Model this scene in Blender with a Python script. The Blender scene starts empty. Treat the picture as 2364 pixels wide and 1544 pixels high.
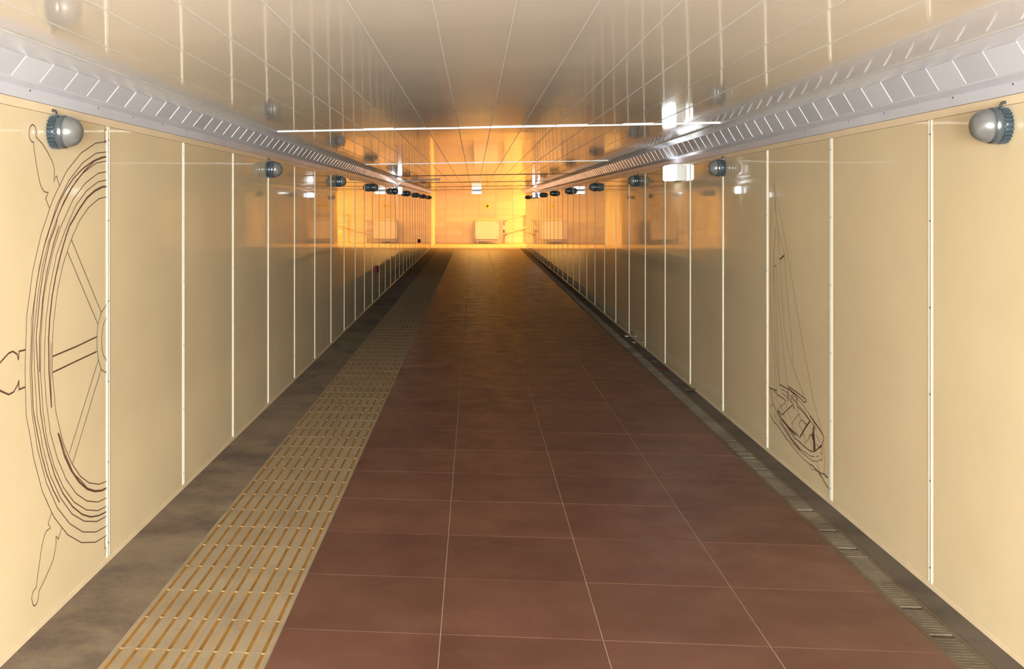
import bpy, math, random
from mathutils import Vector, Matrix
C = bpy.context.scene.collection
sc = bpy.context.scene
R = random.Random(7)

# ------------------------------------------------------------------ camera, world, light, exposure
EYE = 1.6
cam_d = bpy.data.cameras.new('camera')
cam_d.sensor_fit = 'HORIZONTAL'
cam_d.sensor_width = 36.0
cam_d.lens = 2439.2 / 2364 * 36.0
cam_d.shift_x = (1182 - 867.9) / 2364
cam_d.shift_y = -(772 - 474.3) / 2364
cam_d.clip_start = 0.05
cam_d.clip_end = 200
cam = bpy.data.objects.new('camera', cam_d)
C.objects.link(cam)
cam.location = (0, 0, EYE)
cam.rotation_euler = (math.radians(90), 0, 0.093)
sc.camera = cam

sc.view_settings.view_transform = 'Standard'
sc.view_settings.look = 'None'
sc.view_settings.gamma = 1.0
sc.view_settings.use_curve_mapping = False
sc.view_settings.exposure = 0.0

w = bpy.data.worlds.new('world')
sc.world = w
w.use_nodes = True
w.node_tree.nodes['Background'].inputs[0].default_value = (0.85, 0.92, 1.0, 1)
w.node_tree.nodes['Background'].inputs[1].default_value = 0.5


def area_light(name, loc, rot, sx, sy, power, col, spread=180):
    d = bpy.data.lights.new(name, 'AREA')
    d.shape = 'RECTANGLE'
    d.size, d.size_y = sx, sy
    d.energy = power
    d.color = col
    d.spread = math.radians(spread)
    o = bpy.data.objects.new(name, d)
    C.objects.link(o)
    o.location = loc
    o.rotation_euler = rot
    return o


# daylight falling in through the open mouth of the underpass behind the photographer
area_light('entrance_daylight', (0.13, -5.2, 1.1), (math.radians(90), 0, 0), 3.2, 1.9, 2850, (0.88, 0.90, 0.87))
# the flash of the camera that took the photograph
fl = bpy.data.lights.new('camera_flash', 'POINT')
fl.energy = 300
fl.color = (0.60, 0.75, 1.0)
fl.shadow_soft_size = 0.03
flo = bpy.data.objects.new('camera_flash', fl)
C.objects.link(flo)
flo.location = (0.02, -0.02, EYE + 0.09)
# warm lamps of the stair hall at the far end
area_light('stair_hall_lamp', (4.3, 43.7, 2.2), (0, math.radians(35), 0), 1.8, 1.2, 950, (1.0, 0.53, 0.105))
area_light('stair_hall_lamp', (0.3, 42.0, 2.22), (0, 0, 0), 1.6, 1.0, 175, (1.0, 0.50, 0.11))

# ------------------------------------------------------------------ materials


def nt(name):
    m = bpy.data.materials.new(name)
    m.use_nodes = True
    n = m.node_tree.nodes
    return m, n, m.node_tree.links, n['Principled BSDF']


def noise(n, l, scale, detail=3, rough=0.55, stretch=None, world=True):
    t = n.new('ShaderNodeTexNoise')
    t.inputs['Scale'].default_value = scale
    t.inputs['Detail'].default_value = detail
    t.inputs['Roughness'].default_value = rough
    g = n.new('ShaderNodeNewGeometry')
    if stretch:
        mp = n.new('ShaderNodeMapping')
        mp.inputs['Scale'].default_value = stretch
        l.new(g.outputs['Position'], mp.inputs['Vector'])
        l.new(mp.outputs[0], t.inputs['Vector'])
    else:
        l.new(g.outputs['Position'], t.inputs['Vector'])
    return t.outputs['Fac']


def ramp(n, l, fac, stops):
    r = n.new('ShaderNodeValToRGB')
    e = r.color_ramp.elements
    while len(e) < len(stops):
        e.new(0.5)
    for k, (p, c) in enumerate(stops):
        e[k].position = p
        e[k].color = c if len(c) == 4 else (*c, 1)
    l.new(fac, r.inputs[0])
    return r.outputs[0]


def mix(n, l, fac, a, b, mode='MIX'):
    x = n.new('ShaderNodeMix')
    x.data_type = 'RGBA'
    x.blend_type = mode
    for s, v in ((0, fac), (6, a), (7, b)):
        if hasattr(v, 'is_output'):
            l.new(v, x.inputs[s])
        else:
            x.inputs[s].default_value = v if s == 0 else (*v[:3], 1)
    return x.outputs[2]


def bump(n, l, p, h, strength, dist):
    b = n.new('ShaderNodeBump')
    b.inputs['Strength'].default_value = strength
    b.inputs['Distance'].default_value = dist
    l.new(h, b.inputs['Height'])
    l.new(b.outputs[0], p.inputs['Normal'])


def plain(name, col, rough=0.5, metal=0.0, vary=0.12, scale=6.0, ior=1.5, emit=None, spec=None):
    m, n, l, p = nt(name)
    f = noise(n, l, scale)
    c = ramp(n, l, f, [(0.3, tuple(v * (1 - vary) for v in col)), (0.7, tuple(min(1, v * (1 + vary)) for v in col))])
    l.new(c, p.inputs['Base Color'])
    p.inputs['Roughness'].default_value = rough
    p.inputs['Metallic'].default_value = metal
    p.inputs['IOR'].default_value = ior
    if spec is not None:
        p.inputs['Specular IOR Level'].default_value = spec
    if emit:
        p.inputs['Emission Color'].default_value = (*emit[0], 1)
        p.inputs['Emission Strength'].default_value = emit[1]
    return m


def rand(n):
    return n.new('ShaderNodeObjectInfo').outputs['Random']


M = {}
# glazed cream wall panels: glossy, faintly wavy
m, n, l, p = nt('cream_panel')
base = ramp(n, l, noise(n, l, 1.3, 4), [(0.3, (0.665, 0.54, 0.34)), (0.7, (0.725, 0.595, 0.38))])
l.new(base, p.inputs['Base Color'])
p.inputs['Roughness'].default_value = 0.03
p.inputs['IOR'].default_value = 1.62
bump(n, l, p, noise(n, l, 1.6, 1, 0.4), 0.35, 0.004)
M['panel'] = m
# glossy off-white ceiling planks
m, n, l, p = nt('gloss_ceiling')
base = ramp(n, l, noise(n, l, 1.1, 3), [(0.3, (0.52, 0.475, 0.42)), (0.7, (0.58, 0.53, 0.47))])
l.new(base, p.inputs['Base Color'])
p.inputs['Roughness'].default_value = 0.065
p.inputs['IOR'].default_value = 1.47
bump(n, l, p, noise(n, l, 1.4, 2, 0.4, (1.5, 1.0, 1.0)), 0.3, 0.004)
M['ceil'] = m
M['bead'] = plain('joint_bead', (0.50, 0.485, 0.46), 0.35, vary=0.04)
M['cross'] = plain('cross_strip', (0.74, 0.70, 0.66), 0.4, vary=0.03)
M['cross_dim'] = plain('shaded_strip', (0.16, 0.09, 0.045), 0.6, spec=0.1)  # cross strips farther in: the light's falloff is put into this darker colour
M['seam'] = plain('seam_profile', (0.64, 0.58, 0.44), 0.55, vary=0.03, spec=0.2)
M['seam_groove'] = plain('seam_groove', (0.55, 0.43, 0.22), 0.5)
M['rail'] = plain('peach_rail', (0.72, 0.575, 0.38), 0.25, vary=0.05)
M['screw'] = plain('dark_screw', (0.05, 0.04, 0.035), 0.4, 0.6)
M['cornice'] = plain('cornice_metal', (0.55, 0.55, 0.59), 0.22, 0.0, 0.05, 2.0, 1.7)
M['cornice_dark'] = plain('cornice_gap', (0.20, 0.17, 0.15), 0.6)
m, n, l, p = nt('cornice_tile')
rn = rand(n)
l.new(ramp(n, l, rn, [(0.0, (0.50, 0.505, 0.53)), (1.0, (0.60, 0.605, 0.635))]), p.inputs['Base Color'])
p.inputs['Roughness'].default_value = 0.18
p.inputs['IOR'].default_value = 1.7
bump(n, l, p, noise(n, l, 5, 2), 0.2, 0.004)
M['ctile'] = m
# red-brown floor tiles, each a little different, with scuffs
m, n, l, p = nt('brown_tile')
a = ramp(n, l, noise(n, l, 2.3, 6, 0.6), [(0.28, (0.100, 0.040, 0.027)), (0.72, (0.150, 0.070, 0.045))])
sc2 = ramp(n, l, noise(n, l, 38, 5, 0.7), [(0.66, (0, 0, 0)), (0.82, (1, 1, 1))])
a2 = mix(n, l, sc2, a, (0.20, 0.115, 0.075))
mm = n.new('ShaderNodeMath'); mm.operation = 'MULTIPLY_ADD'
l.new(rand(n), mm.inputs[0]); mm.inputs[1].default_value = 0.2; mm.inputs[2].default_value = 0.9
hv = n.new('ShaderNodeHueSaturation'); l.new(mm.outputs[0], hv.inputs['Value']); l.new(a2, hv.inputs['Color'])
l.new(hv.outputs[0], p.inputs['Base Color'])
l.new(ramp(n, l, noise(n, l, 5, 4), [(0.3, (0.34, 0.34, 0.34)), (0.7, (0.48, 0.48, 0.48))]), p.inputs['Roughness'])
p.inputs['IOR'].default_value = 1.45
p.inputs['Specular IOR Level'].default_value = 0.3
bump(n, l, p, noise(n, l, 120, 3), 0.05, 0.002)
M['tile'] = m
M['grout'] = plain('grout', (0.36, 0.26, 0.16), 0.8, vary=0.15, scale=20)
# dirty concrete strips
def concrete(name, lo, hi, dirt, rough=0.75):
    m, n, l, p = nt(name)
    a = ramp(n, l, noise(n, l, 3.2, 8, 0.65), [(0.3, lo), (0.7, hi)])
    d = ramp(n, l, noise(n, l, 1.7, 9, 0.72), [(0.45, (0, 0, 0)), (0.62, (1, 1, 1))])
    a = mix(n, l, d, a, dirt)
    s = ramp(n, l, noise(n, l, 55, 4, 0.7), [(0.62, (0, 0, 0)), (0.75, (1, 1, 1))])
    a = mix(n, l, s, a, tuple(v * 0.55 for v in dirt))
    l.new(a, p.inputs['Base Color'])
    p.inputs['Roughness'].default_value = rough
    bump(n, l, p, noise(n, l, 40, 5), 0.25, 0.004)
    return m
M['concrete'] = concrete('dirty_concrete', (0.170, 0.124, 0.078), (0.235, 0.176, 0.112), (0.105, 0.073, 0.050))
M['kerb'] = concrete('grey_kerb', (0.095, 0.074, 0.051), (0.118, 0.092, 0.063), (0.06, 0.045, 0.031))
# tactile slabs: beige ribs and worn yellow grooves
m, n, l, p = nt('tactile_beige')
a = ramp(n, l, noise(n, l, 4, 7, 0.65), [(0.3, (0.25, 0.190, 0.113)), (0.7, (0.34, 0.265, 0.165))])
y = ramp(n, l, noise(n, l, 26, 3, 0.5, (1.0, 0.4, 1.0)), [(0.60, (0, 0, 0)), (0.70, (0.6, 0.6, 0.6))])
a = mix(n, l, y, a, (0.40, 0.22, 0.05))
d = ramp(n, l, noise(n, l, 60, 4, 0.7), [(0.66, (0, 0, 0)), (0.78, (1, 1, 1))])
a = mix(n, l, d, a, (0.09, 0.07, 0.05))
l.new(a, p.inputs['Base Color']); p.inputs['Roughness'].default_value = 0.65
M['beige'] = m
m, n, l, p = nt('tactile_yellow')
a = ramp(n, l, noise(n, l, 9, 5, 0.6), [(0.3, (0.22, 0.10, 0.010)), (0.6, (0.34, 0.165, 0.022))])
l.new(a, p.inputs['Base Color']); p.inputs['Roughness'].default_value = 0.6
M['yellow'] = m
M['grate'] = concrete('dirty_grate', (0.125, 0.095, 0.058), (0.165, 0.13, 0.08), (0.075, 0.05, 0.03), 0.6)
M['rust'] = concrete('rusty_edge', (0.11, 0.075, 0.043), (0.135, 0.1, 0.062), (0.11, 0.055, 0.022), 0.6)
M['dirt'] = concrete('drain_dirt', (0.10, 0.075, 0.046), (0.15, 0.112, 0.07), (0.04, 0.03, 0.02), 0.9)
M['ink'] = plain('brown_print', (0.105, 0.045, 0.028), 0.35, vary=0.1)
# lamps
M['fin'] = plain('blue_grey_casting', (0.05, 0.068, 0.08), 0.32, 0.35, 0.08)
M['collar'] = plain('dark_collar', (0.10, 0.115, 0.125), 0.16, 0.6, 0.05)
m, n, l, p = nt('frosted_glass')
l.new(ramp(n, l, noise(n, l, 30, 2), [(0.3, (0.115, 0.112, 0.102)), (0.7, (0.15, 0.146, 0.134))]), p.inputs['Base Color'])
p.inputs['Roughness'].default_value = 0.28
p.inputs['Transmission Weight'].default_value = 0.25
p.inputs['Coat Weight'].default_value = 0.3
M['glass'] = m
M['black'] = plain('black_rubber', (0.02, 0.018, 0.018), 0.5)
M['white_plastic'] = plain('white_plastic', (0.45, 0.45, 0.44), 0.35, vary=0.03)
M['sign_lit'] = plain('lit_diffuser', (0.9, 0.9, 0.9), 0.3, emit=((0.93, 0.97, 1.0), 9.0))
M['exit_lit'] = plain('lit_exit_face', (0.9, 0.9, 0.9), 0.3, emit=((0.97, 1.0, 0.97), 6.0))
M['exit_band'] = plain('green_band', (0.02, 0.22, 0.20), 0.4, emit=((0.03, 0.3, 0.32), 0.5))
# far hall
m, n, l, p = nt('hall_tile')
l.new(ramp(n, l, rand(n), [(0, (0.64, 0.50, 0.33)), (1, (0.70, 0.56, 0.38))]), p.inputs['Base Color'])
p.inputs['Roughness'].default_value = 0.4
M['htile'] = m
M['hgrout'] = plain('hall_grout', (0.52, 0.38, 0.23), 0.8)
M['hfloor'] = plain('hall_floor', (0.50, 0.38, 0.27), 0.55, vary=0.1, scale=4)
M['hwhite'] = plain('white_plaster', (0.66, 0.60, 0.56), 0.6, vary=0.03)
M['hpink'] = plain('pale_plaster', (0.62, 0.50, 0.44), 0.5, vary=0.03)
M['lift'] = plain('cream_sheet_metal', (0.62, 0.52, 0.42), 0.35, vary=0.03)
M['lift_side'] = plain('grey_sheet_metal', (0.42, 0.35, 0.33), 0.4, vary=0.05)
M['lift_dark'] = plain('dark_metal', (0.10, 0.075, 0.06), 0.5)
M['lift_rail'] = plain('cream_rail', (0.74, 0.60, 0.44), 0.35, vary=0.04)
M['sign_yellow'] = plain('yellow_sign', (0.85, 0.62, 0.03), 0.4, vary=0.03)
M['sign_dark'] = plain('dark_arrow', (0.10, 0.012, 0.006), 0.5)
M['wall_core'] = plain('wall_core', (0.40, 0.33, 0.22), 0.8)
M['red'] = plain('dark_red_plastic', (0.12, 0.010, 0.010), 0.6, spec=0.08)
M['paper'] = plain('dirty_paper', (0.55, 0.53, 0.48), 0.8)
M['leaf'] = plain('brown_leaf', (0.10, 0.06, 0.03), 0.8)

# ------------------------------------------------------------------ mesh helpers


class MB:
    def __init__(s):
        s.v, s.f, s.mi = [], [], []

    def face(s, pts, mi=0):
        k = len(s.v)
        s.v += [tuple(q) for q in pts]
        s.f.append(tuple(range(k, k + len(pts))))
        s.mi.append(mi)

    def box(s, x0, x1, y0, y1, z0, z1, mi=0, bev=0.0):
        """box; with bev the +-z rims are chamfered"""
        b = bev
        if b <= 0:
            rings = [[(x0, y0, z0), (x1, y0, z0), (x1, y1, z0), (x0, y1, z0)], [(x0, y0, z1), (x1, y0, z1), (x1, y1, z1), (x0, y1, z1)]]
        else:
            def ring(i, z):
                return [(x0 + i, y0 + i, z), (x1 - i, y0 + i, z), (x1 - i, y1 - i, z), (x0 + i, y1 - i, z)]
            rings = [ring(b, z0), ring(0, z0 + b), ring(0, z1 - b), ring(b, z1)]
        s.rings(rings, mi)

    def rings(s, rings, mi=0, cap0=True, cap1=True):
        k = len(s.v)
        n = len(rings[0])
        for r in rings:
            s.v += [tuple(q) for q in r]
        for i in range(len(rings) - 1):
            for j in range(n):
                a, b = k + i * n + j, k + i * n + (j + 1) % n
                s.f.append((a, b, b + n, a + n)); s.mi.append(mi)
        if cap0:
            s.f.append(tuple(k + j for j in reversed(range(n)))); s.mi.append(mi)
        if cap1:
            e = k + (len(rings) - 1) * n
            s.f.append(tuple(e + j for j in range(n))); s.mi.append(mi)

    def profile_y(s, prof, y0, y1, mi=0):
        """closed X-Z outline swept along Y"""
        s.rings([[(x, y0, z) for x, z in prof], [(x, y1, z) for x, z in prof]], mi)

    def tube(s, pts, r, n=8, mi=0):
        pts = [Vector(q) for q in pts]
        rings = []
        for i, q in enumerate(pts):
            d = (pts[min(i + 1, len(pts) - 1)] - pts[max(i - 1, 0)]).normalized()
            u = d.cross(Vector((0, 0, 1)))
            if u.length < 1e-3:
                u = d.cross(Vector((0, 1, 0)))
            u.normalize()
            v = d.cross(u)
            rings.append([q + u * (r * math.cos(2 * math.pi * j / n)) + v * (r * math.sin(2 * math.pi * j / n)) for j in range(n)])
        s.rings(rings, mi)

    def mesh(s, name, mats, smooth=False, fix=True):
        me = bpy.data.meshes.new(name)
        me.from_pydata(s.v, [], s.f)
        for mm in (mats if isinstance(mats, (list, tuple)) else [mats]):
            me.materials.append(mm)
        me.polygons.foreach_set('material_index', s.mi)
        if fix:
            import bmesh
            bm = bmesh.new(); bm.from_mesh(me)
            bmesh.ops.remove_doubles(bm, verts=bm.verts, dist=1e-6)
            bmesh.ops.recalc_face_normals(bm, faces=bm.faces)
            bm.to_mesh(me); bm.free()
        if smooth:
            me.polygons.foreach_set('use_smooth', [True] * len(me.polygons))
        me.update()
        return me


def put(name, me, parent=None, loc=(0, 0, 0), rot=(0, 0, 0), scale=None):
    o = bpy.data.objects.new(name, me)
    C.objects.link(o)
    o.location = loc
    o.rotation_euler = rot
    if scale:
        o.scale = scale
    if parent:
        o.parent = parent
    return o


def thing(name, label, cat, loc=(0, 0, 0), rot=(0, 0, 0), group=None, me=None):
    o = put(name, me, None, loc, rot)
    o['label'] = label
    o['category'] = cat
    if group:
        o['group'] = group
    return o


def struct(name, me, label=None):
    o = put(name, me)
    o['kind'] = 'structure'
    if label:
        o['label'] = label
    return o


WHEEL = [
 (1,[4601,1886,4459,1871,4288,1819,4133,1740,4058,1678,4000,1632,3960,1588,3908,1524,3884,1499,3801,1355,3778,1281,3749,1195,3743,1114,3734,991,3744,829,3775,757,3810,657,3891,510,3978,407,4006,377,4140,269,4292,188,4459,137,4600,124]),
 (1,[4601,1840,4468,1828,4305,1779,4156,1702,4084,1645,4025,1598,3967,1523,3922,1468,3864,1371,3830,1285,3791,1174,3788,1108,3778,984,3796,825,3823,747,3847,679,3928,534,4035,408,4164,306,4308,228,4463,180,4605,165]),
 (2,[4601,1819,4541,1814,4433,1793,4305,1754,4199,1709,4122,1663,4062,1618,4010,1567,3971,1523,3905,1441,3867,1370,3837,1306,3814,1229,3797,1107,3793,982,3807,835,3843,743,3884,651,3932,566,3988,495,4058,422]),
 (1,[4601,1799,4473,1786,4321,1740,4231,1701,4172,1661,4084,1595,4025,1541,4007,1523,3946,1456,3884,1358,3847,1256,3810,1106,3819,978,3842,803,3874,736,3891,685,3964,553,4069,436,4187,339,4325,268,4476,222,4605,209]),
 (2,[4601,1818,4541,1811,4450,1794,4321,1744,4184,1673,4099,1613,4039,1555,4021,1522,3960,1458,3898,1346,3867,1260,3832,1103,3850,973,3873,816,3904,730,3946,642,4010,541,4091,450,4191,369,4296,306,4397,265,4494,242,4605,229]),
 (1,[4601,1752,4490,1741,4338,1695,4203,1627,4095,1537,4076,1521,4003,1437,3939,1327,3901,1246,3877,1097,3873,969,3896,818,3925,725,3942,682,4006,576,4095,473,4211,380,4346,310,4485,266,4605,254]),
 (2,[4054,1520,4050,1516,3992,1443,3932,1344,3894,1246,3864,1099,3865,970]),
 (1,[4601,1714,4486,1703,4347,1661,4231,1601,4122,1507,4025,1405,3964,1286,3925,1165,3915,1093,3908,964,3928,844,3967,716,4035,603,4125,497,4235,408,4355,345,4485,304,4605,291]),
 (3,[4601,1685,4540,1682,4450,1664,4355,1632,4264,1583,4191,1535,4164,1520,4126,1479,4069,1405,4021,1327,3985,1250,3960,1162,3950,1088,3953,957,3977,815]),
 (1,[3974,1065,3969,954,3979,812]),
 (3,[4043,700,4106,598,4175,523,4263,452,4355,397,4450,361,4531,342,4605,335]),
 (1,[4050,698,4121,595,4207,497,4288,449,4355,402]),
 (1,[4592,1638,4499,1630,4376,1592,4268,1536,4247,1518,4180,1461,4137,1414,4091,1362,4036,1263,3996,1141,3989,1083,3985,952,4018,794,4069,694,4099,644,4187,544,4280,469,4380,415,4504,377,4605,366]),
 (1,[3830,1857,3835,1874,3824,1896,3798,1902,3775,1889,3767,1868,3775,1847,3791,1837,3809,1837,3817,1800,3840,1741,3864,1689,3881,1668,3905,1654,3929,1650,3946,1652,3936,1640,3920,1628,3957,1590]),
 (1,[3830,1857,3891,1835,3939,1806,3992,1766,4005,1741,4003,1710,3998,1694,4025,1717,4058,1678]),
 (1,[4568,1968,4592,1940]),
 (1,[4601,1938,4568,1936,4568,1884]),
 (3,[4568,1884,4601,1886]),
 (2,[3479,1042,3530,1055,3597,1078,3631,1080,3666,1065,3677,1042]),
 (2,[3677,1042,3683,1073,3737,1071]),
 (2,[3479,982,3530,957,3597,932,3638,934,3673,955,3680,969]),
 (2,[3680,969,3683,935,3737,935]),
 (1,[3978,406,3944,372,3967,348,3932,349,3908,338,3887,304,3885,306,3855,229,3831,165,3803,161,3791,141,3803,113,3814,103,3837,102,3853,118,3857,143,3915,169,3995,216,4021,263,4023,300]),
 (1,[4078,314,4046,280,4021,300,4023,273]),
 (1,[4571,124,4570,72,4603,72]),
 (1,[4595,64,4575,37]),
 (1,[4180,1461,4527,1128]),
 (1,[4137,1414,4486,1080]),
 (2,[3985,1011,4230,1017,4474,1028]),
 (2,[3990,949,4470,964]),
 (1,[4488,921,4157,593]),
 (1,[4526,878,4193,543]),
 (1,[4596,1157,4527,1128,4486,1080,4472,1023,4474,985,4489,928,4526,878,4569,859,4599,854]),
 (1,[4596,1099,4549,1070,4531,1016,4533,977,4552,937,4599,904]),
]
SHIP = [
 (1,[6948,1758,6924,1731,6749,1476,6637,1297,6384,876,6265,682,6141,497,5968,331]),
 (1,[6941,1755,6985,1575,7022,1244,6990,805,6937,608,6877,495,6861,438]),
 (2,[6931,1731,6912,1656,6900,1588,6884,1534]),
 (1,[6870,1508,6818,1322,6768,1092,6704,839,6616,707,6508,620,6304,491]),
 (2,[6900,1460,6924,1344,6948,1207]),
 (1,[6948,1207,6937,1045,6925,813,6877,616,6807,480]),
 (1,[6884,1528,6795,1402,6704,1307,6660,1100,6577,853,6519,650]),
 (3,[6807,1262,6708,1293]),
 (2,[6936,1208,6884,1225]),
 (1,[6884,1225,6842,1019,6772,831,6704,642,6638,502]),
 (1,[6932,1195,6877,915,6860,820,6830,603,6795,482]),
 (2,[7045,427,7004,424,6959,427,6867,434]),
 (2,[7045,427,6999,412,6986,369,6955,334,6893,309]),
 (1,[6973,351,6919,321,6858,298,6781,276]),
 (2,[6937,423,6841,410,6731,409,6669,400]),
 (1,[6841,405,6919,375,6768,355]),
 (1,[6669,397,6849,321]),
 (2,[6854,315,6756,302,6521,413]),
 (2,[6632,502,6451,496,6295,487,6266,481,6280,469,6324,462,6376,472,6444,476,6632,488]),
 (3,[6616,489,6536,481,6444,476]),
 (2,[6802,482,6731,483,6640,484]),
 (1,[6777,458,6722,461,6640,460]),
 (1,[6751,436,6640,433,6552,428]),
 (3,[6632,485,6630,409]),
 (2,[6529,475,6552,443,6584,420,6536,417]),
 (3,[6451,468,6451,438]),
 (2,[6451,438,6429,389]),
 (1,[6616,457,6521,448,6451,433]),
 (1,[6521,465,6451,461,6354,447,6252,421,6119,387]),
 (2,[6119,387,6018,360,5965,334]),
 (1,[6536,441,6428,428,6324,409,6202,379,6119,356]),
 (2,[6429,414,6324,402,6202,379]),
 (3,[6525,405,6501,389]),
 (2,[6429,375,6406,372]),
 (1,[6417,374,6556,288]),
 (1,[6681,383,6632,354,6552,299,6498,265,6406,239]),
 (1,[6773,347,6714,307,6665,276]),
 (1,[6410,369,6361,353]),
 (2,[6361,353,6252,342]),
 (1,[6361,353,6417,312,6339,292]),
 (3,[6206,376,6288,321,6398,240]),
 (1,[6335,286,6310,259]),
 (2,[6849,312,6764,280,6632,259,6429,243]),
 (3,[6764,275,6632,254,6482,236]),
 (2,[6849,305,6764,251,6616,202]),
 (1,[6973,326,7027,298]),
 (1,[7040,260,7000,248]),
 (2,[7000,248,6928,222,6858,219]),
 (1,[6845,219,6773,202,6681,178]),
 (1,[6937,283,6858,241,6739,227,6600,206]),
 (1,[6884,298,6798,246,6665,233]),
 (4,[6152,345,6135,335]),
 (4,[6148,327,6138,297,6127,260,6127,224]),
 (4,[6156,307,6148,284]),
 (2,[6165,310,6207,293,6220,278]),
 (1,[6207,269,6173,249,6156,221]),
 (2,[6203,405,6094,376,6016,358,5965,338,5969,321,6004,285,6065,250,6114,226,6156,213,6216,206,6303,208,6420,215,6504,216,6659,256]),
 (1,[6277,390,6199,376,6106,358]),
 (3,[6045,261,5996,286]),
 (1,[6411,218,6303,208]),
 (2,[6659,233,6552,198,6439,184,6375,170]),
 (1,[6375,176,6242,178]),
 (1,[6225,178,6182,181,6123,192]),
 (1,[6090,199,6053,213]),
 (1,[6769,201,6649,177,6504,172,6375,162,6233,160,6165,161,6123,167,6073,179,6033,198]),
 (2,[6600,199,6504,183,6384,170]),
 (1,[6874,222,6800,206,6619,166,6429,141,6321,130,6199,130]),
 (1,[5992,280,6024,235,5977,244,6008,221,5984,260]),
 (1,[6029,200,6004,199,5984,226]),
 (1,[6077,175,6057,149,6025,130]),
 (1,[5961,308,5961,261,5949,235,5961,146]),
 (1,[6199,130,6216,117,6161,108,6123,122]),
 (2,[6199,130,6165,135,6106,128,6000,127,5961,140,5898,132]),
 (1,[6123,122,6065,123,6016,119]),
 (2,[6049,114,5992,110,5961,97,5891,79]),
 (1,[5961,136,5945,127,5898,132]),
 (1,[6321,285,6285,235,6303,217]),
 (1,[6285,235,6216,278]),
 (1,[6098,322,6024,293]),
 (1,[6090,271,6049,264]),
 (1,[6131,419,6131,371,6090,340]),
]
# ------------------------------------------------------------------ dimensions (metres; floor z = 0, tunnel runs along +Y)
WL, WR = -1.640, 1.899            # wall faces
YB, YE = -5.0, 39.75              # mouth behind the photographer, far end of the tunnel
TOPL, TOPR = 1.988, 1.992         # top of the wall cladding
SEAM0, PITCH = 4.613, 1.2355      # first seam in view, width of a wall panel
TX0, TP = -0.7246, 0.5984         # floor tile grid
def zc(x):                        # the ceiling hangs a little out of level
    return 2.145 + 0.0125 * x
TILT = -math.atan(0.0125)

# ------------------------------------------------------------------ floor
mb = MB(); mb.box(TX0, TX0 + 4 * TP, YB, YE, -0.12, -0.0022)
floor = struct('floor', mb.mesh('floor', M['grout']), 'red-brown tiled tunnel floor with tactile strip and drain')
mb = MB(); mb.box(0.002, TP - 0.002, 0.002, TP - 0.002, -0.012, 0.0, 0, 0.0012)
tile_me = mb.mesh('floor_tile', M['tile'])
r0 = 3.947 - 4 * TP
k = 0
while r0 + (k + 1) * TP < YE + 0.05:
    for c in range(4):
        put('floor_tile', tile_me, floor, (TX0 + c * TP, r0 + k * TP, R.uniform(-0.0003, 0.0003)))
    k += 1
mb = MB(); mb.box(TX0 + 0.002, TX0 + 4 * TP - 0.002, YB, r0 - 0.002, -0.012, 0.0)
put('tile_bed', mb.mesh('tile_bed', M['tile']), floor)
# tactile guiding strip: two slabs wide, five yellow grooves in each
SW, SL = 0.2867, 0.2935
def slab_mesh(w, L):
    xs = [0.0004]
    for g in range(5):
        xs += [0.0215 + 0.0578 * g, 0.0345 + 0.0578 * g]
    xs += [w - 0.0004]
    ys = [0.0006, 0.004, L - 0.004, L - 0.0006]
    mb = MB()
    d = -0.003
    for i in range(len(xs) - 1):
        for j in range(3):
            gr = i % 2 == 1 and j == 1
            z = d if gr else 0.0
            mb.face([(xs[i], ys[j], z), (xs[i + 1], ys[j], z), (xs[i + 1], ys[j + 1], z), (xs[i], ys[j + 1], z)], 1 if gr else 0)
            if gr:
                for a, b in (((xs[i], ys[1]), (xs[i], ys[2])), ((xs[i + 1], ys[2]), (xs[i + 1], ys[1])), ((xs[i], ys[2]), (xs[i + 1], ys[2])), ((xs[i + 1], ys[1]), (xs[i], ys[1]))):
                    mb.face([(*a, d), (*b, d), (*b, 0), (*a, 0)], 1)
    ring = [(xs[0], ys[0]), (xs[-1], ys[0]), (xs[-1], ys[-1]), (xs[0], ys[-1])]
    for j in range(4):
        a, b = ring[j], ring[(j + 1) % 4]
        mb.face([(*a, -0.02), (*b, -0.02), (*b, 0), (*a, 0)], 0)
    return mb.mesh('tactile_slab', [M['beige'], M['yellow']])
slab_me = slab_mesh(SW, SL)
y = 3.724 - 4 * SL
while y + SL < YE:
    for c in range(2):
        put('tactile_slab', slab_me, floor, (-1.298 + c * SW, y, R.uniform(-0.00015, 0.00015)))
    y += SL
mb = MB(); mb.box(-1.298, TX0, YB, YE, -0.12, -0.0045)
put('slab_bed', mb.mesh('slab_bed', M['dirt']), floor)
mb = MB(); mb.box(WL - 0.02, -1.299, YB, YE, -0.12, -0.0005)
put('concrete_strip', mb.mesh('concrete_strip', M['concrete']), floor)
# drain along the other side: channel, two rusty edge angles, grates of cross bars, then the kerb
DX0, DX1 = TX0 + 4 * TP, 1.797
mb = MB(); mb.box(DX0, DX1, YB, YE, -0.12, -0.009)
put('drain_channel', mb.mesh('drain_channel', M['dirt']), floor)
for a, b in ((DX0 + 0.001, DX0 + 0.013), (DX1 - 0.012, DX1 - 0.001)):
    mb = MB(); mb.box(a, b, YB, YE, -0.02, 0.001, 0, 0.0008)
    put('drain_edge', mb.mesh('drain_edge', M['rust']), floor)
grates = []
for gone in ((), (), (9,), (), (4, 15)):
  mb = MB()
  for q in range(20):
    if q not in gone:
      mb.box(DX0 + 0.013, DX1 - 0.012, 0.004 + q * 0.025, 0.021 + q * 0.025, -0.009, -0.0015)
  mb.box(DX0 + 0.013, DX0 + 0.022, 0, 0.498, -0.009, -0.0012); mb.box(DX1 - 0.021, DX1 - 0.012, 0, 0.498, -0.009, -0.0012)
  grates.append(mb.mesh('drain_grate', M['grate']))
y = 2.0
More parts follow.
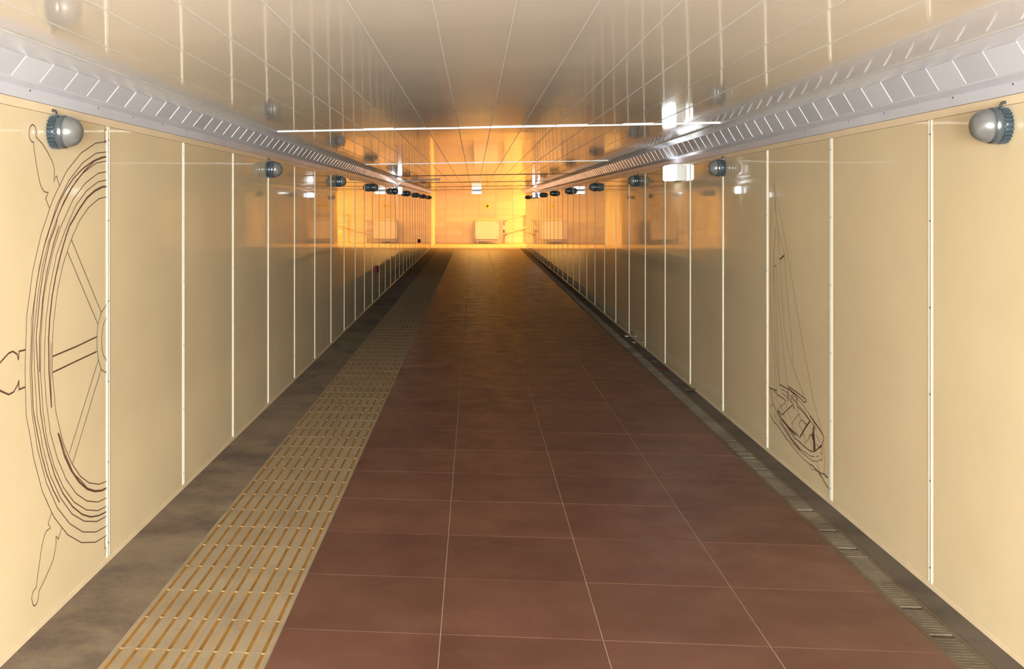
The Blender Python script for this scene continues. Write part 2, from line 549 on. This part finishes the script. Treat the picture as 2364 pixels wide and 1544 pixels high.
while y + 0.5 < YE:
    put('drain_grate', R.choice(grates), floor, (0, y, R.uniform(-0.001, 0.0005)), (R.uniform(-0.001, 0.001), 0, 0))
    y += 0.5
mb = MB(); mb.box(DX1 + 0.001, WR + 0.02, YB, YE, -0.12, 0.0005)
put('kerb_strip', mb.mesh('kerb_strip', M['kerb']), floor)

# ------------------------------------------------------------------ walls
def ribbon(L, sgn, x, widths):
    """flat printed lines on a wall panel; each polyline is (weight, [y mm, z mm, ...])"""
    mb = MB()
    for q, (wt, c) in enumerate(L):
        w = widths[wt] / 2
        p = [Vector((c[i] / 1000, c[i + 1] / 1000)) for i in range(0, len(c), 2)]
        p = [a for i, a in enumerate(p) if i == 0 or (a - p[i - 1]).length > 0.002]
        if len(p) < 2:
            continue
        side = []
        for i in range(len(p)):
            d0 = (p[i] - p[i - 1]).normalized() if i else (p[1] - p[0]).normalized()
            d1 = (p[i + 1] - p[i]).normalized() if i < len(p) - 1 else d0
            t = d0 + d1
            t = t.normalized() if t.length > 0.3 else d0
            nn = Vector((-t.y, t.x))
            k = 1 / max(0.6, abs(nn.dot(Vector((-d0.y, d0.x)))))
            side.append((p[i] + nn * w * k, p[i] - nn * w * k))
        xx = x + sgn * (0.0006 + 0.00002 * q)
        for i in range(len(p) - 1):
            a, b = side[i]; c2, d = side[i + 1]
            mb.face([(xx, a.x, a.y), (xx, b.x, b.y), (xx, d.x, d.y), (xx, c2.x, c2.y)])
    return mb.mesh('line_drawing', M['ink'])

def panel_mesh(h, w, bow):
    """upright cladding panel in local y (width) and z, front at +x with a slight bow"""
    mb = MB()
    N = 8
    f = [(bow * math.sin(math.pi * j / N), w * j / N) for j in range(N + 1)]
    for x0, y0 in f:
        mb.v += [(x0, y0, 0), (x0, y0, h)]
    for j in range(N):
        mb.f.append((2 * j, 2 * j + 2, 2 * j + 3, 2 * j + 1)); mb.mi.append(0)
    mb.face([(0, 0, 0), (0, 0, h), (-0.012, 0, h), (-0.012, 0, 0)])
    mb.face([(0, w, 0), (-0.012, w, 0), (-0.012, w, h), (0, w, h)])
    mb.face([(-0.012, 0, 0), (-0.012, 0, h), (-0.012, w, h), (-0.012, w, 0)])
    return mb

def seam_mesh(h):
    """H-profile cover strip: two bright ridges, a screwed groove between them (local y width, +x out)"""
    mb = MB()
    for a, b, d in ((-0.0155, -0.0075, 0.0042), (0.0100, 0.0145, 0.0032)):
        mb.rings([[(0, a, 0), (d, a + 0.002, 0), (d, b - 0.002, 0), (0, b, 0)], [(0, a, h), (d, a + 0.002, h), (d, b - 0.002, h), (0, b, h)]], 0)
    mb.face([(0.001, -0.007, 0), (0.001, 0.009, 0), (0.001, 0.009, h), (0.001, -0.007, h)], 1)
    for q in range(6):
        z = 0.06 + q * (h - 0.12) / 5
        mb.rings([[(0.001, 0.001 + 0.005 * math.cos(t * math.pi / 3), z + 0.005 * math.sin(t * math.pi / 3)) for t in range(6)],
                  [(0.0035, 0.001 + 0.004 * math.cos(t * math.pi / 3), z + 0.004 * math.sin(t * math.pi / 3)) for t in range(6)]], 2)
    return mb.mesh('seam_strip', [M['seam'], M['seam_groove'], M['screw']])

def build_wall(name, x, sgn, top, drawing, draw_k, widths, label):
    """sgn = +1 for the wall whose face looks to +x"""
    mb = MB()
    mb.box(min(x - sgn * 0.16, x - sgn * 0.014), max(x - sgn * 0.16, x - sgn * 0.014), YB, YE, -0.1, 2.30)
    wall = struct(name, mb.mesh(name, M['wall_core']), label)
    z0, z1 = 0.026, top - 0.034
    rotz = 0 if sgn > 0 else math.pi
    edges = [SEAM0 + k * PITCH for k in range(-5, 29)]
    edges = [YB] + [e for e in edges if YB + 0.3 < e < YE - 0.3] + [YE]
    seam_me = seam_mesh(z1 - z0)
    strip_k = 0
    for i in range(len(edges) - 1):
        a, b = edges[i], edges[i + 1]
        w = b - a - 0.004
        bow = R.choice((-1, 1)) * R.uniform(0.0003, 0.0010)
        has = drawing is not None and abs(a - draw_k) < 0.1
        if has:
            bow = 0.0
        me = panel_mesh(z1 - z0, w, bow).mesh('wall_panel', M['panel'], smooth=False, fix=False)
        for pl in me.polygons:
            pl.use_smooth = abs(pl.normal.x) > 0.9
        yaw = 0 if has else R.uniform(-0.0006, 0.0006)
        o = put('wall_panel', me, wall, (x, (a if sgn > 0 else b) + sgn * 0.002, z0), (0, 0, rotz + yaw))
        if has:
            dm = ribbon(drawing, sgn, x, widths)
            d = put('line_drawing', dm, o)
            d.matrix_parent_inverse = Matrix.Translation((x, (a if sgn > 0 else b) + sgn * 0.002, z0)) .inverted() if sgn > 0 else (Matrix.Translation((x, b - 0.002, z0)) @ Matrix.Rotation(math.pi, 4, 'Z')).inverted()
            d['label'] = 'brown outline of a ship steering wheel' if sgn > 0 else 'brown outline of a sailing boat with a lone sailor'
        if 0 < i:
            put('seam_strip', seam_me, wall, (x + sgn * 0.0005, a, z0), (0, 0, 0), (sgn, 1, 1))
    mb = MB(); mb.box(min(x - sgn * 0.012, x + sgn * 0.004), max(x - sgn * 0.012, x + sgn * 0.004), YB, YE, z1 + 0.001, top, 0, 0.001)
    put('top_rail', mb.mesh('top_rail', M['rail']), wall)
    mb = MB(); mb.box(min(x - sgn * 0.012, x + sgn * 0.005), max(x - sgn * 0.012, x + sgn * 0.005), YB, YE, -0.0, z0 - 0.001, 0, 0.001)
    put('base_rail', mb.mesh('base_rail', M['rail']), wall)
    return wall

wall_left = build_wall('wall_left', WL, 1, TOPL, WHEEL, SEAM0 - PITCH, {1: 0.0041, 2: 0.0062, 3: 0.0095}, 'cream panelled tunnel wall with a ship wheel drawing')
wall_right = build_wall('wall_right', WR, -1, TOPR, SHIP, SEAM0 + PITCH, {1: 0.0030, 2: 0.006, 3: 0.011, 4: 0.034}, 'cream panelled tunnel wall with a sailing boat drawing')

# ------------------------------------------------------------------ cornices of square panels between wall and ceiling
def cornice(name, sgn, x, ztop, b, t, cx, y0, pitch, label):
    """b, t: lower and upper edge of the sloping panels; cx: edge of the ceiling"""
    fx = x + sgn * 0.007
    zc1 = zc(cx)
    prof = [(x - sgn * 0.02, ztop + 0.001), (fx, ztop + 0.001), (fx, ztop + 0.042), (fx - sgn * 0.002, ztop + 0.046),
            (b[0], b[1] - 0.004), (b[0], b[1]), (t[0], t[1]), (t[0] + sgn * 0.004, t[1] - 0.004), (cx - sgn * 0.010, zc1 - 0.004), (cx - sgn * 0.010, zc1 + 0.05), (x - sgn * 0.02, zc1 + 0.05)]
    mb = MB(); mb.profile_y(prof, YB, YE)
    tr = struct(name, mb.mesh(name, M['cornice']), label)
    dx, dz = t[0] - b[0], t[1] - b[1]
    L = math.hypot(dx, dz)
    ux, uz = dx / L, dz / L
    nx, nz = sgn * abs(uz), -abs(ux)            # out of the cornice, down into the tunnel
    mb = MB()
    w = pitch - 0.003
    def pt(s, q, y):
        return (ux * s + nx * q, y, uz * s + nz * q)
    lo, hi = 0.004, L - 0.004
    rings = []
    for y, q in ((0.0, 0.0032), (0.004, 0.0032), (w * 0.5, 0.0024), (w, 0.0016)):
        rings.append([pt(lo, -0.001, y), pt(lo, q, y), pt(hi, q, y), pt(hi, -0.001, y)])
    mb.rings(rings)
    me = mb.mesh('cornice_panel', M['ctile'])
    y = y0 - pitch * int((y0 - YB) / pitch)
    while y + pitch < YE:
        put('cornice_panel', me, tr, (b[0], y, b[1]), (R.uniform(-0.002, 0.002), 0, 0))
        y += pitch
    # white edge bead and the shadow gap beside the ceiling
    mb = MB(); mb.box(cx - 0.004, cx + 0.004, YB, YE, zc1 - 0.008, zc1 + 0.004, 0, 0.001)
    put('edge_bead', mb.mesh('edge_bead', M['bead']), tr)
    mb = MB(); mb.box(min(cx - sgn * 0.010, cx - sgn * 0.004), max(cx - sgn * 0.010, cx - sgn * 0.004), YB, YE, zc1 + 0.004, zc1 + 0.012)
    put('shadow_gap', mb.mesh('shadow_gap', M['cornice_dark']), tr)
    # screws along the lower lip
    mb = MB()
    y = y0 - pitch * int((y0 - 1.5) / pitch)
    while y < 14:
        for zz, yy in ((ztop + 0.036, y),):
            mb.rings([[(fx, yy + 0.004 * math.cos(q * math.pi / 3), zz + 0.004 * math.sin(q * math.pi / 3)) for q in range(6)],
                      [(fx + sgn * 0.002, yy + 0.003 * math.cos(q * math.pi / 3), zz + 0.003 * math.sin(q * math.pi / 3)) for q in range(6)]])
        y += pitch * R.choice((2, 3, 5))
    o = put('lip_screws', mb.mesh('lip_screws', M['screw']), tr); o['kind'] = 'stuff'
    return tr

cornice('trim_1', 1, WL, TOPL, (-1.600, 2.050), (-1.540, 2.123), -1.400, 4.0, 0.2375, 'sloping cornice of square grey panels above the ship wheel wall')
cornice('trim_2', -1, WR, TOPR, (1.842, 2.055), (1.787, 2.150), 1.680, 3.919, 0.2355, 'sloping cornice of square grey panels above the sailing boat wall')

# ------------------------------------------------------------------ ceiling of long glossy planks
JY = [7.42, 13.5, 19.0, 24.6, 30.3, 35.8]
mb = MB()
mb.profile_y([(-1.66, zc(-1.66) + 0.03), (1.92, zc(1.92) + 0.03), (1.92, 2.32), (-1.66, 2.32)], YB, YE)
ceil = struct('ceiling', mb.mesh('ceiling', M['wall_core']), 'glossy off-white plank ceiling of the tunnel')
cuts = [YB, 1.8] + JY + [YE]
xs = [-1.395] + [-0.779 + 0.2227 * k for k in range(-2, 12)]
xs[-1] = 1.675
for i in range(len(cuts) - 1):
    Ls = cuts[i + 1] - cuts[i] - 0.022
    cache = {}
    for j in range(len(xs) - 1):
        wd = round(xs[j + 1] - xs[j] - 0.003, 4)
        if wd not in cache:
            mb = MB(); mb.box(-wd / 2, wd / 2, 0, Ls, 0, 0.026, 0, 0.0012)
            cache[wd] = mb.mesh('ceiling_plank', M['ceil'])
        xm = (xs[j] + xs[j + 1]) / 2
        put('ceiling_plank', cache[wd], ceil, (xm, cuts[i] + 0.011, zc(xm)), (R.uniform(-0.00025, 0.00025), TILT + R.uniform(-0.0025, 0.0025), 0))
mb = MB(); mb.rings([[(-0.0032, YB, 0.002), (-0.002, YB, -0.0012), (0.002, YB, -0.0012), (0.0032, YB, 0.002)], [(-0.0032, YE, 0.002), (-0.002, YE, -0.0012), (0.002, YE, -0.0012), (0.0032, YE, 0.002)]])
bead_me = mb.mesh('joint_bead', M['bead'])
for x in xs[1:-1]:
    put('joint_bead', bead_me, ceil, (x, 0, zc(x)), (0, TILT, 0))
Lc = 1.675 + 1.395
mb = MB(); mb.box(-Lc / 2, Lc / 2, -0.008, 0.008, -0.0068, 0.003, 0, 0.001)
cross_me = mb.mesh('cross_strip', M['cross'])
for y in JY[:2]:
    put('cross_strip', cross_me, ceil, (0.14, y, zc(0.14)), (0, TILT, 0))
mb = MB(); mb.box(-Lc / 2, Lc / 2, -0.010, 0.010, -0.0075, 0.003, 0, 0.001)  # farther cross strips, their weaker lighting painted in as brown
shaded_cross_me = mb.mesh('shaded_cross_strip', M['cross_dim'])
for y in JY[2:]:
    put('shaded_cross_strip', shaded_cross_me, ceil, (0.14, y, zc(0.14)), (0, TILT, 0))

# ------------------------------------------------------------------ the stair hall at the far end
HY0, HY1 = YE, 45.2
mb = MB(); mb.box(-1.9, 7.0, HY0, HY1 + 0.2, -0.12, -0.001)
struct('floor', mb.mesh('hall_floor', M['hfloor']), 'sandy floor of the bright stair hall')
mb = MB(); mb.box(-1.9, 7.0, HY1 + 0.012, HY1 + 0.2, -0.1, 2.6)
wall_far = struct('wall_far', mb.mesh('wall_far', M['hgrout']), 'yellow-lit tiled end wall of the stair hall')
mb = MB(); mb.box(0.004, 0.700, 0, 0.014, 0.003, 0.292)
ht = mb.mesh('wall_tile', M['htile'])
for rr in range(8):
    for c in range(-3, 9):
        put('wall_tile', ht, wall_far, (0.2 + 0.704 * c, HY1 - R.uniform(0, 0.002), 0.002 + 0.2945 * rr))
mb = MB(); mb.box(-1.9, -1.655, HY0 + 0.001, HY1 + 0.2, -0.1, 2.6)
wh = struct('wall_hall_left', mb.mesh('wall_hall_left', M['hwhite']), 'white plaster return wall of the stair hall')
mb = MB(); mb.box(-1.655, WL + 0.004, HY0 + 0.001, 42.4, 0, 2.24, 0, 0.002)
put('pilaster', mb.mesh('pilaster', M['hpink']), wh)
mb = MB(); mb.box(1.91, 7.0, HY0 + 0.001, HY0 + 0.16, -0.1, 2.6)
struct('wall_hall_near', mb.mesh('wall_hall_near', M['hwhite']), 'plaster wall of the stair hall facing the end wall')
mb = MB(); mb.box(7.0, 7.2, HY0, HY1 + 0.2, -0.1, 2.6)
struct('wall_hall_right', mb.mesh('wall_hall_right', M['hwhite']), 'closing wall of the stair hall beyond the lift rails')
mb = MB(); mb.box(-1.9, 7.0, HY0 + 0.001, HY1 + 0.2, 2.26, 2.5)
struct('ceiling', mb.mesh('hall_ceiling', M['hwhite']), 'plain pale ceiling of the stair hall')

# folded wheelchair platform lift against the end wall
PY = 44.42
pl = thing('platform_lift', 'folded cream wheelchair platform lift standing at the tiled end wall', 'platform lift', (0.52, PY, 0))
def part(name, mat, parent, fn, label=None, smooth=False):
    mb = MB(); fn(mb)
    o = put(name, mb.mesh(name, mat, smooth), parent)
    if label:
        o['label'] = label
    return o
fp = part('front_panel', M['lift'], pl, lambda m: m.rings([
    [(-0.49, 0.0, 0.235), (-0.46, 0.0, 0.20), (0.46, 0.0, 0.20), (0.49, 0.0, 0.235), (0.49, 0.0, 0.955), (-0.49, 0.0, 0.955)],
    [(-0.495, 0.02, 0.23), (-0.465, 0.02, 0.195), (0.465, 0.02, 0.195), (0.495, 0.02, 0.23), (0.495, 0.02, 0.96), (-0.495, 0.02, 0.96)],
    [(-0.495, 0.06, 0.23), (-0.465, 0.06, 0.195), (0.465, 0.06, 0.195), (0.495, 0.06, 0.23), (0.495, 0.06, 0.96), (-0.495, 0.06, 0.96)]]))
for sx in (-0.44, 0.44):
    for sz in (0.30, 0.895):
        part('bolt', M['lift_dark'], fp, lambda m: m.rings([[(sx + 0.020 * math.cos(q * math.pi / 4), 0.002, sz + 0.020 * math.sin(q * math.pi / 4)) for q in range(8)], [(sx + 0.013 * math.cos(q * math.pi / 4), -0.012, sz + 0.013 * math.sin(q * math.pi / 4)) for q in range(8)]]))
cap = part('top_cap', M['lift'], pl, lambda m: m.rings([
    [(-0.46, 0.01, 0.968), (0.50, 0.01, 0.968), (0.50, 0.46, 0.968), (-0.46, 0.46, 0.968)],
    [(-0.45, 0.05, 1.02), (0.43, 0.05, 1.02), (0.43, 0.46, 1.02), (-0.45, 0.46, 1.02)],
    [(-0.33, 0.14, 1.085), (0.30, 0.14, 1.085), (0.30, 0.46, 1.085), (-0.33, 0.46, 1.085)]]))
part('handle_slot', M['lift_dark'], cap, lambda m: m.box(0.10, 0.29, 0.125, 0.15, 1.062, 1.084), 'dark grip slot')
part('side_panel', M['lift_side'], pl, lambda m: m.box(0.50, 0.665, 0.22, 0.58, 0.235, 0.97, 0, 0.008), 'grey-pink side panel')
part('side_panel', M['lift_side'], pl, lambda m: m.box(-0.585, -0.497, 0.25, 0.58, 0.235, 0.965, 0, 0.008), 'grey-pink side panel')
part('body', M['lift_side'], pl, lambda m: m.box(-0.49, 0.495, 0.062, 0.55, 0.20, 0.962, 0, 0.006))
part('under_frame', M['lift_side'], pl, lambda m: (m.box(-0.43, 0.43, 0.05, 0.30, 0.105, 0.194), m.box(-0.46, -0.43, 0.05, 0.5, 0.08, 0.194), m.box(0.43, 0.47, 0.05, 0.5, 0.08, 0.194)))
for sx in (-0.40, 0.36):
    part('caster', M['white_plastic'], pl, lambda m: m.rings([[(sx - 0.02, 0.10 + 0.045 * math.cos(q * math.pi / 5), 0.045 + 0.045 * math.sin(q * math.pi / 5)) for q in range(10)], [(sx + 0.02, 0.10 + 0.045 * math.cos(q * math.pi / 5), 0.045 + 0.045 * math.sin(q * math.pi / 5)) for q in range(10)]]), 'white wheel')
    part('caster_fork', M['lift_side'], pl, lambda m: m.box(sx - 0.03, sx + 0.03, 0.08, 0.13, 0.05, 0.11))
cb = part('control_box', M['lift'], pl, lambda m: m.box(0.672, 0.76, 0.30, 0.50, 0.57, 0.765, 0, 0.008), 'pale control box')
part('knob', M['lift_dark'], cb, lambda m: m.rings([[(0.70 + 0.028 * math.cos(q * math.pi / 4), 0.33 + 0.028 * math.sin(q * math.pi / 4), 0.49) for q in range(8)], [(0.715 + 0.035 * math.cos(q * math.pi / 4), 0.36 + 0.035 * math.sin(q * math.pi / 4), 0.57) for q in range(8)]]), 'dark knob under the control box')
# the pair of rails it travels on
rl = thing('lift_rail', 'pair of slanting cream lift rails with posts on the tiled wall', 'rail', (1.3, 45.10, 0))
def bar(m, a, b, r):
    m.tube([a, b], r, 8)
part('rail', M['lift_rail'], rl, lambda m: bar(m, (-0.04, 0, 0.97), (5.2, 0, 0.97 + 5.24 * 0.297), 0.026))
part('rail', M['lift_rail'], rl, lambda m: bar(m, (-0.11, 0, 0.385), (5.2, 0, 0.385 + 5.31 * 0.303), 0.030))
for xx in (0.03, 0.88, 2.4, 4.0):
    z = 0.99 + (xx) * 0.297
    po = part('post', M['lift_rail'], rl, lambda m: m.box(xx - 0.02, xx + 0.02, 0.035, 0.075, 0.0 if xx < 2 else xx * 0.297 - 0.3, z, 0, 0.003))
    for zz in (z - 0.055, z - 0.65):
        part('bracket', M['lift_dark'], po, lambda m: m.box(xx - 0.045, xx + 0.035, -0.01, 0.05, zz, zz + 0.03), 'dark bracket')
# yellow arrow sign on the end wall
sg = thing('arrow_sign', 'small square yellow sign with dark arrow on the tiled end wall', 'sign', (0.538, HY1 - 0.004, 1.578))
part('sign_plate', M['sign_yellow'], sg, lambda m: m.box(-0.11, 0.11, -0.008, 0.004, -0.11, 0.11, 0, 0.002))
def arrow(m):
    o = [(-0.085, -0.014), (0.0, -0.014), (-0.02, -0.07), (0.015, -0.07), (0.07, 0.0), (0.015, 0.07), (-0.02, 0.07), (0.0, 0.014), (-0.085, 0.014)]
    m.face([(x, -0.0095, z) for x, z in o])
part('arrow', M['sign_dark'], sg, arrow, 'dark red arrow pointing towards the stairs')

# ------------------------------------------------------------------ bulkhead lamps on both walls
def lamp_meshes():
    N = 32
    def ring(r, x, n=N):
        return [(x, r * math.cos(2 * math.pi * j / n), r * math.sin(2 * math.pi * j / n)) for j in range(n)]
    a = MB(); a.rings([ring(0.050, 0.0), ring(0.056, 0.002), ring(0.057, 0.03), ring(0.057, 0.046)])
    fins = MB()
    for j in range(26):
        t = 2 * math.pi * j / 26
        c, s = math.cos(t), math.sin(t)
        h = 0.0026
        pr = [(0.004, 0.053), (0.004, 0.0650), (0.026, 0.0672), (0.033, 0.0665), (0.036, 0.055)]
        fins.rings([[(x, r * c - h * s, r * s + h * c) for x, r in pr], [(x, r * c + h * s, r * s - h * c) for x, r in pr]])
    col = MB(); col.rings([ring(0.058, 0.034), ring(0.0660, 0.036), ring(0.0655, 0.050), ring(0.0640, 0.060), ring(0.0600, 0.0635)])
    dome = MB()
    pr = [(0.0610, 0.060)]
    for q in range(1, 9):
        t = q / 9 * math.pi / 2
        pr.append((0.0610 * math.cos(t) ** 0.85, 0.060 + 0.064 * math.sin(t)))
    rr = [ring(r, x) for r, x in pr]
    dome.rings(rr, cap0=True, cap1=False)
    k = len(rr) - 1
    for j in range(N):
        dome.face([rr[k][j], rr[k][(j + 1) % N], (0.124, 0, 0)])
    g = MB(); g.tube([(0.020, 0, 0.062), (0.020, 0, 0.074), (0.016, 0, 0.081), (0.006, 0, 0.084), (0.0, 0, 0.084)], 0.0055, 8)
    return (a.mesh('base', M['fin'], True), fins.mesh('cooling_fins', M['fin']), col.mesh('collar', M['collar'], True), dome.mesh('dome', M['glass'], True), g.mesh('cable', M['black'], True))
LM = lamp_meshes()
ORD = ['first', 'second', 'third', 'fourth', 'fifth', 'sixth', 'seventh', 'eighth', 'ninth']
LY = [3.98, 8.27, 12.48, 16.70, 21.13, 25.36, 29.42, 33.6, 37.8]
for side, x, rz, what in (('wheel', WL, 0, 'left'), ('boat', WR, math.pi, 'right')):
    for k, y in enumerate(LY):
        if k == 0:
            lab = 'blue-grey bulkhead lamp with frosted dome, nearest on the ' + ('left wall by the ship wheel' if side == 'wheel' else 'right wall')
        elif k == 8:
            lab = f'unlit finned bulkhead lamp on the {what} wall, farthest one before the bright hall'
        else:
            lab = f'unlit finned bulkhead lamp on the {what} wall, {ORD[k]} one from the camera'
        t = thing('bulkhead_lamp', lab, 'wall lamp', (x, y, 1.886), (R.uniform(-0.05, 0.05), 0, rz), 'bulkhead lamps along the tunnel walls')
        for nm, me, lb in zip(('base', 'cooling_fins', 'collar', 'dome', 'cable'), LM, (None, None, 'dark polished collar', 'frosted glass dome', 'black cable stub')):
            o = put(nm, me, t)
            if lb:
                o['label'] = lb

# ------------------------------------------------------------------ emergency luminaires (lit) and exit sign
def emergency(x, sgn, y, z, label):
    t = thing('emergency_light', label, 'emergency light', (x, y, z), (0, 0, 0 if sgn > 0 else 0), 'lit emergency lights')
    s = sgn
    def bx(m, a, b, *r, **kw):
        m.box(min(s * a, s * b), max(s * a, s * b), *r, **kw)
    part('back_plate', M['white_plastic'], t, lambda m: bx(m, 0.0, 0.046, -0.19, 0.19, -0.078, 0.078, bev=0.004))
    part('diffuser', M['sign_lit'], t, lambda m: bx(m, 0.047, 0.108, -0.175, 0.175, -0.072, 0.072, bev=0.012), 'glowing white diffuser')
emergency(WR, -1, 10.12, 1.905, 'brightly lit white emergency light on the right wall, nearest of the three')
emergency(WL, 1, 22.25, 1.915, 'lit white emergency light on the left wall fed by pale conduit')
emergency(WR, -1, 32.9, 1.925, 'lit white emergency light far down the right wall near the hall')
ex = thing('exit_sign', 'lit white exit sign with green band hanging at the tunnel end', 'exit sign', (0.077, 38.0, zc(0.077)))
part('housing', M['white_plastic'], ex, lambda m: m.box(-0.16, 0.16, -0.02, 0.02, -0.022, 0.0, 0, 0.003))
part('lit_panel', M['exit_lit'], ex, lambda m: m.box(-0.165, 0.165, -0.014, 0.014, -0.128, -0.04, 0, 0.003), 'glowing white panel')
part('band', M['exit_band'], ex, lambda m: m.box(-0.165, 0.165, -0.015, 0.015, -0.0395, -0.0225), 'blue-green band')
cd = thing('cable_conduit', 'thin pale cable conduit crossing cornice and ceiling by the left emergency light', 'conduit', (0, 0, 0))
part('pipe', M['bead'], cd, lambda m: m.tube([(WL + 0.012, 22.2, 1.995), (WL + 0.016, 22.2, 2.03), (-1.592, 22.18, 2.046), (-1.525, 22.1, 2.112), (-1.41, 22.0, 2.113), (-1.0, 21.8, zc(-1.0) - 0.011), (-0.70, 21.7, zc(-0.7) - 0.011)], 0.009, 8))

# ------------------------------------------------------------------ small boxes low on the wall, litter by the kerb
for y, z, lab in ((17.55, 0.535, 'small dark red box low on the left wall, nearer one'), (31.45, 0.545, 'small dark red box low on the left wall, farther one')):
    t = thing('wall_box', lab, 'box', (WL, y, z), (0, 0, 0), 'dark red boxes low on the wall')
    part('box_body', M['red'], t, lambda m: m.rings([[(0.0, -0.12, -0.05), (0.0, 0.12, -0.05), (0.0, 0.12, 0.05), (0.0, -0.12, 0.05)], [(0.034, -0.12, -0.05), (0.034, 0.12, -0.05), (0.034, 0.12, 0.05), (0.034, -0.12, 0.05)], [(0.04, -0.11, -0.042), (0.04, 0.11, -0.042), (0.04, 0.11, 0.042), (0.04, -0.11, 0.042)]]))
    part('socket', M['black'], t, lambda m: m.rings([[(0.040, 0.028 * math.cos(q * math.pi / 4), 0.028 * math.sin(q * math.pi / 4)) for q in range(8)], [(0.046, 0.022 * math.cos(q * math.pi / 4), 0.022 * math.sin(q * math.pi / 4)) for q in range(8)]]))
def scrap(mat, s, seed):
    r = random.Random(seed)
    mb = MB()
    g = [[(i * s / 3 - s / 2 + r.uniform(-.1, .1) * s, j * s / 3 - s / 2 + r.uniform(-.1, .1) * s, 0.002 + r.uniform(0, 0.28) * s) for i in range(4)] for j in range(4)]
    for j in range(3):
        for i in range(3):
            mb.face([g[j][i], g[j][i + 1], g[j + 1][i + 1], g[j + 1][i]])
    me = mb.mesh('scrap', mat)
    return me
for x, y, mt, s, lab in ((1.855, 13.10, 'paper', 0.07, 'crumpled white paper scrap at the foot of the right wall, farther one'),
                         (1.850, 12.50, 'paper', 0.05, 'crumpled white paper scrap at the foot of the right wall, nearer one'),
                         (1.845, 10.50, 'red', 0.06, 'small red wrapper lying on the kerb by the right wall'),
                         (1.840, 10.97, 'leaf', 0.07, 'dry brown leaf on the kerb behind the red wrapper'),
                         (1.852, 9.30, 'leaf', 0.08, 'dry brown leaf on the kerb nearest the camera')):
    thing('litter', lab, 'litter', (x, y, 0.001), (0, 0, R.uniform(0, 6)), 'litter by the right wall', scrap(M[mt], s, int(y * 100)))
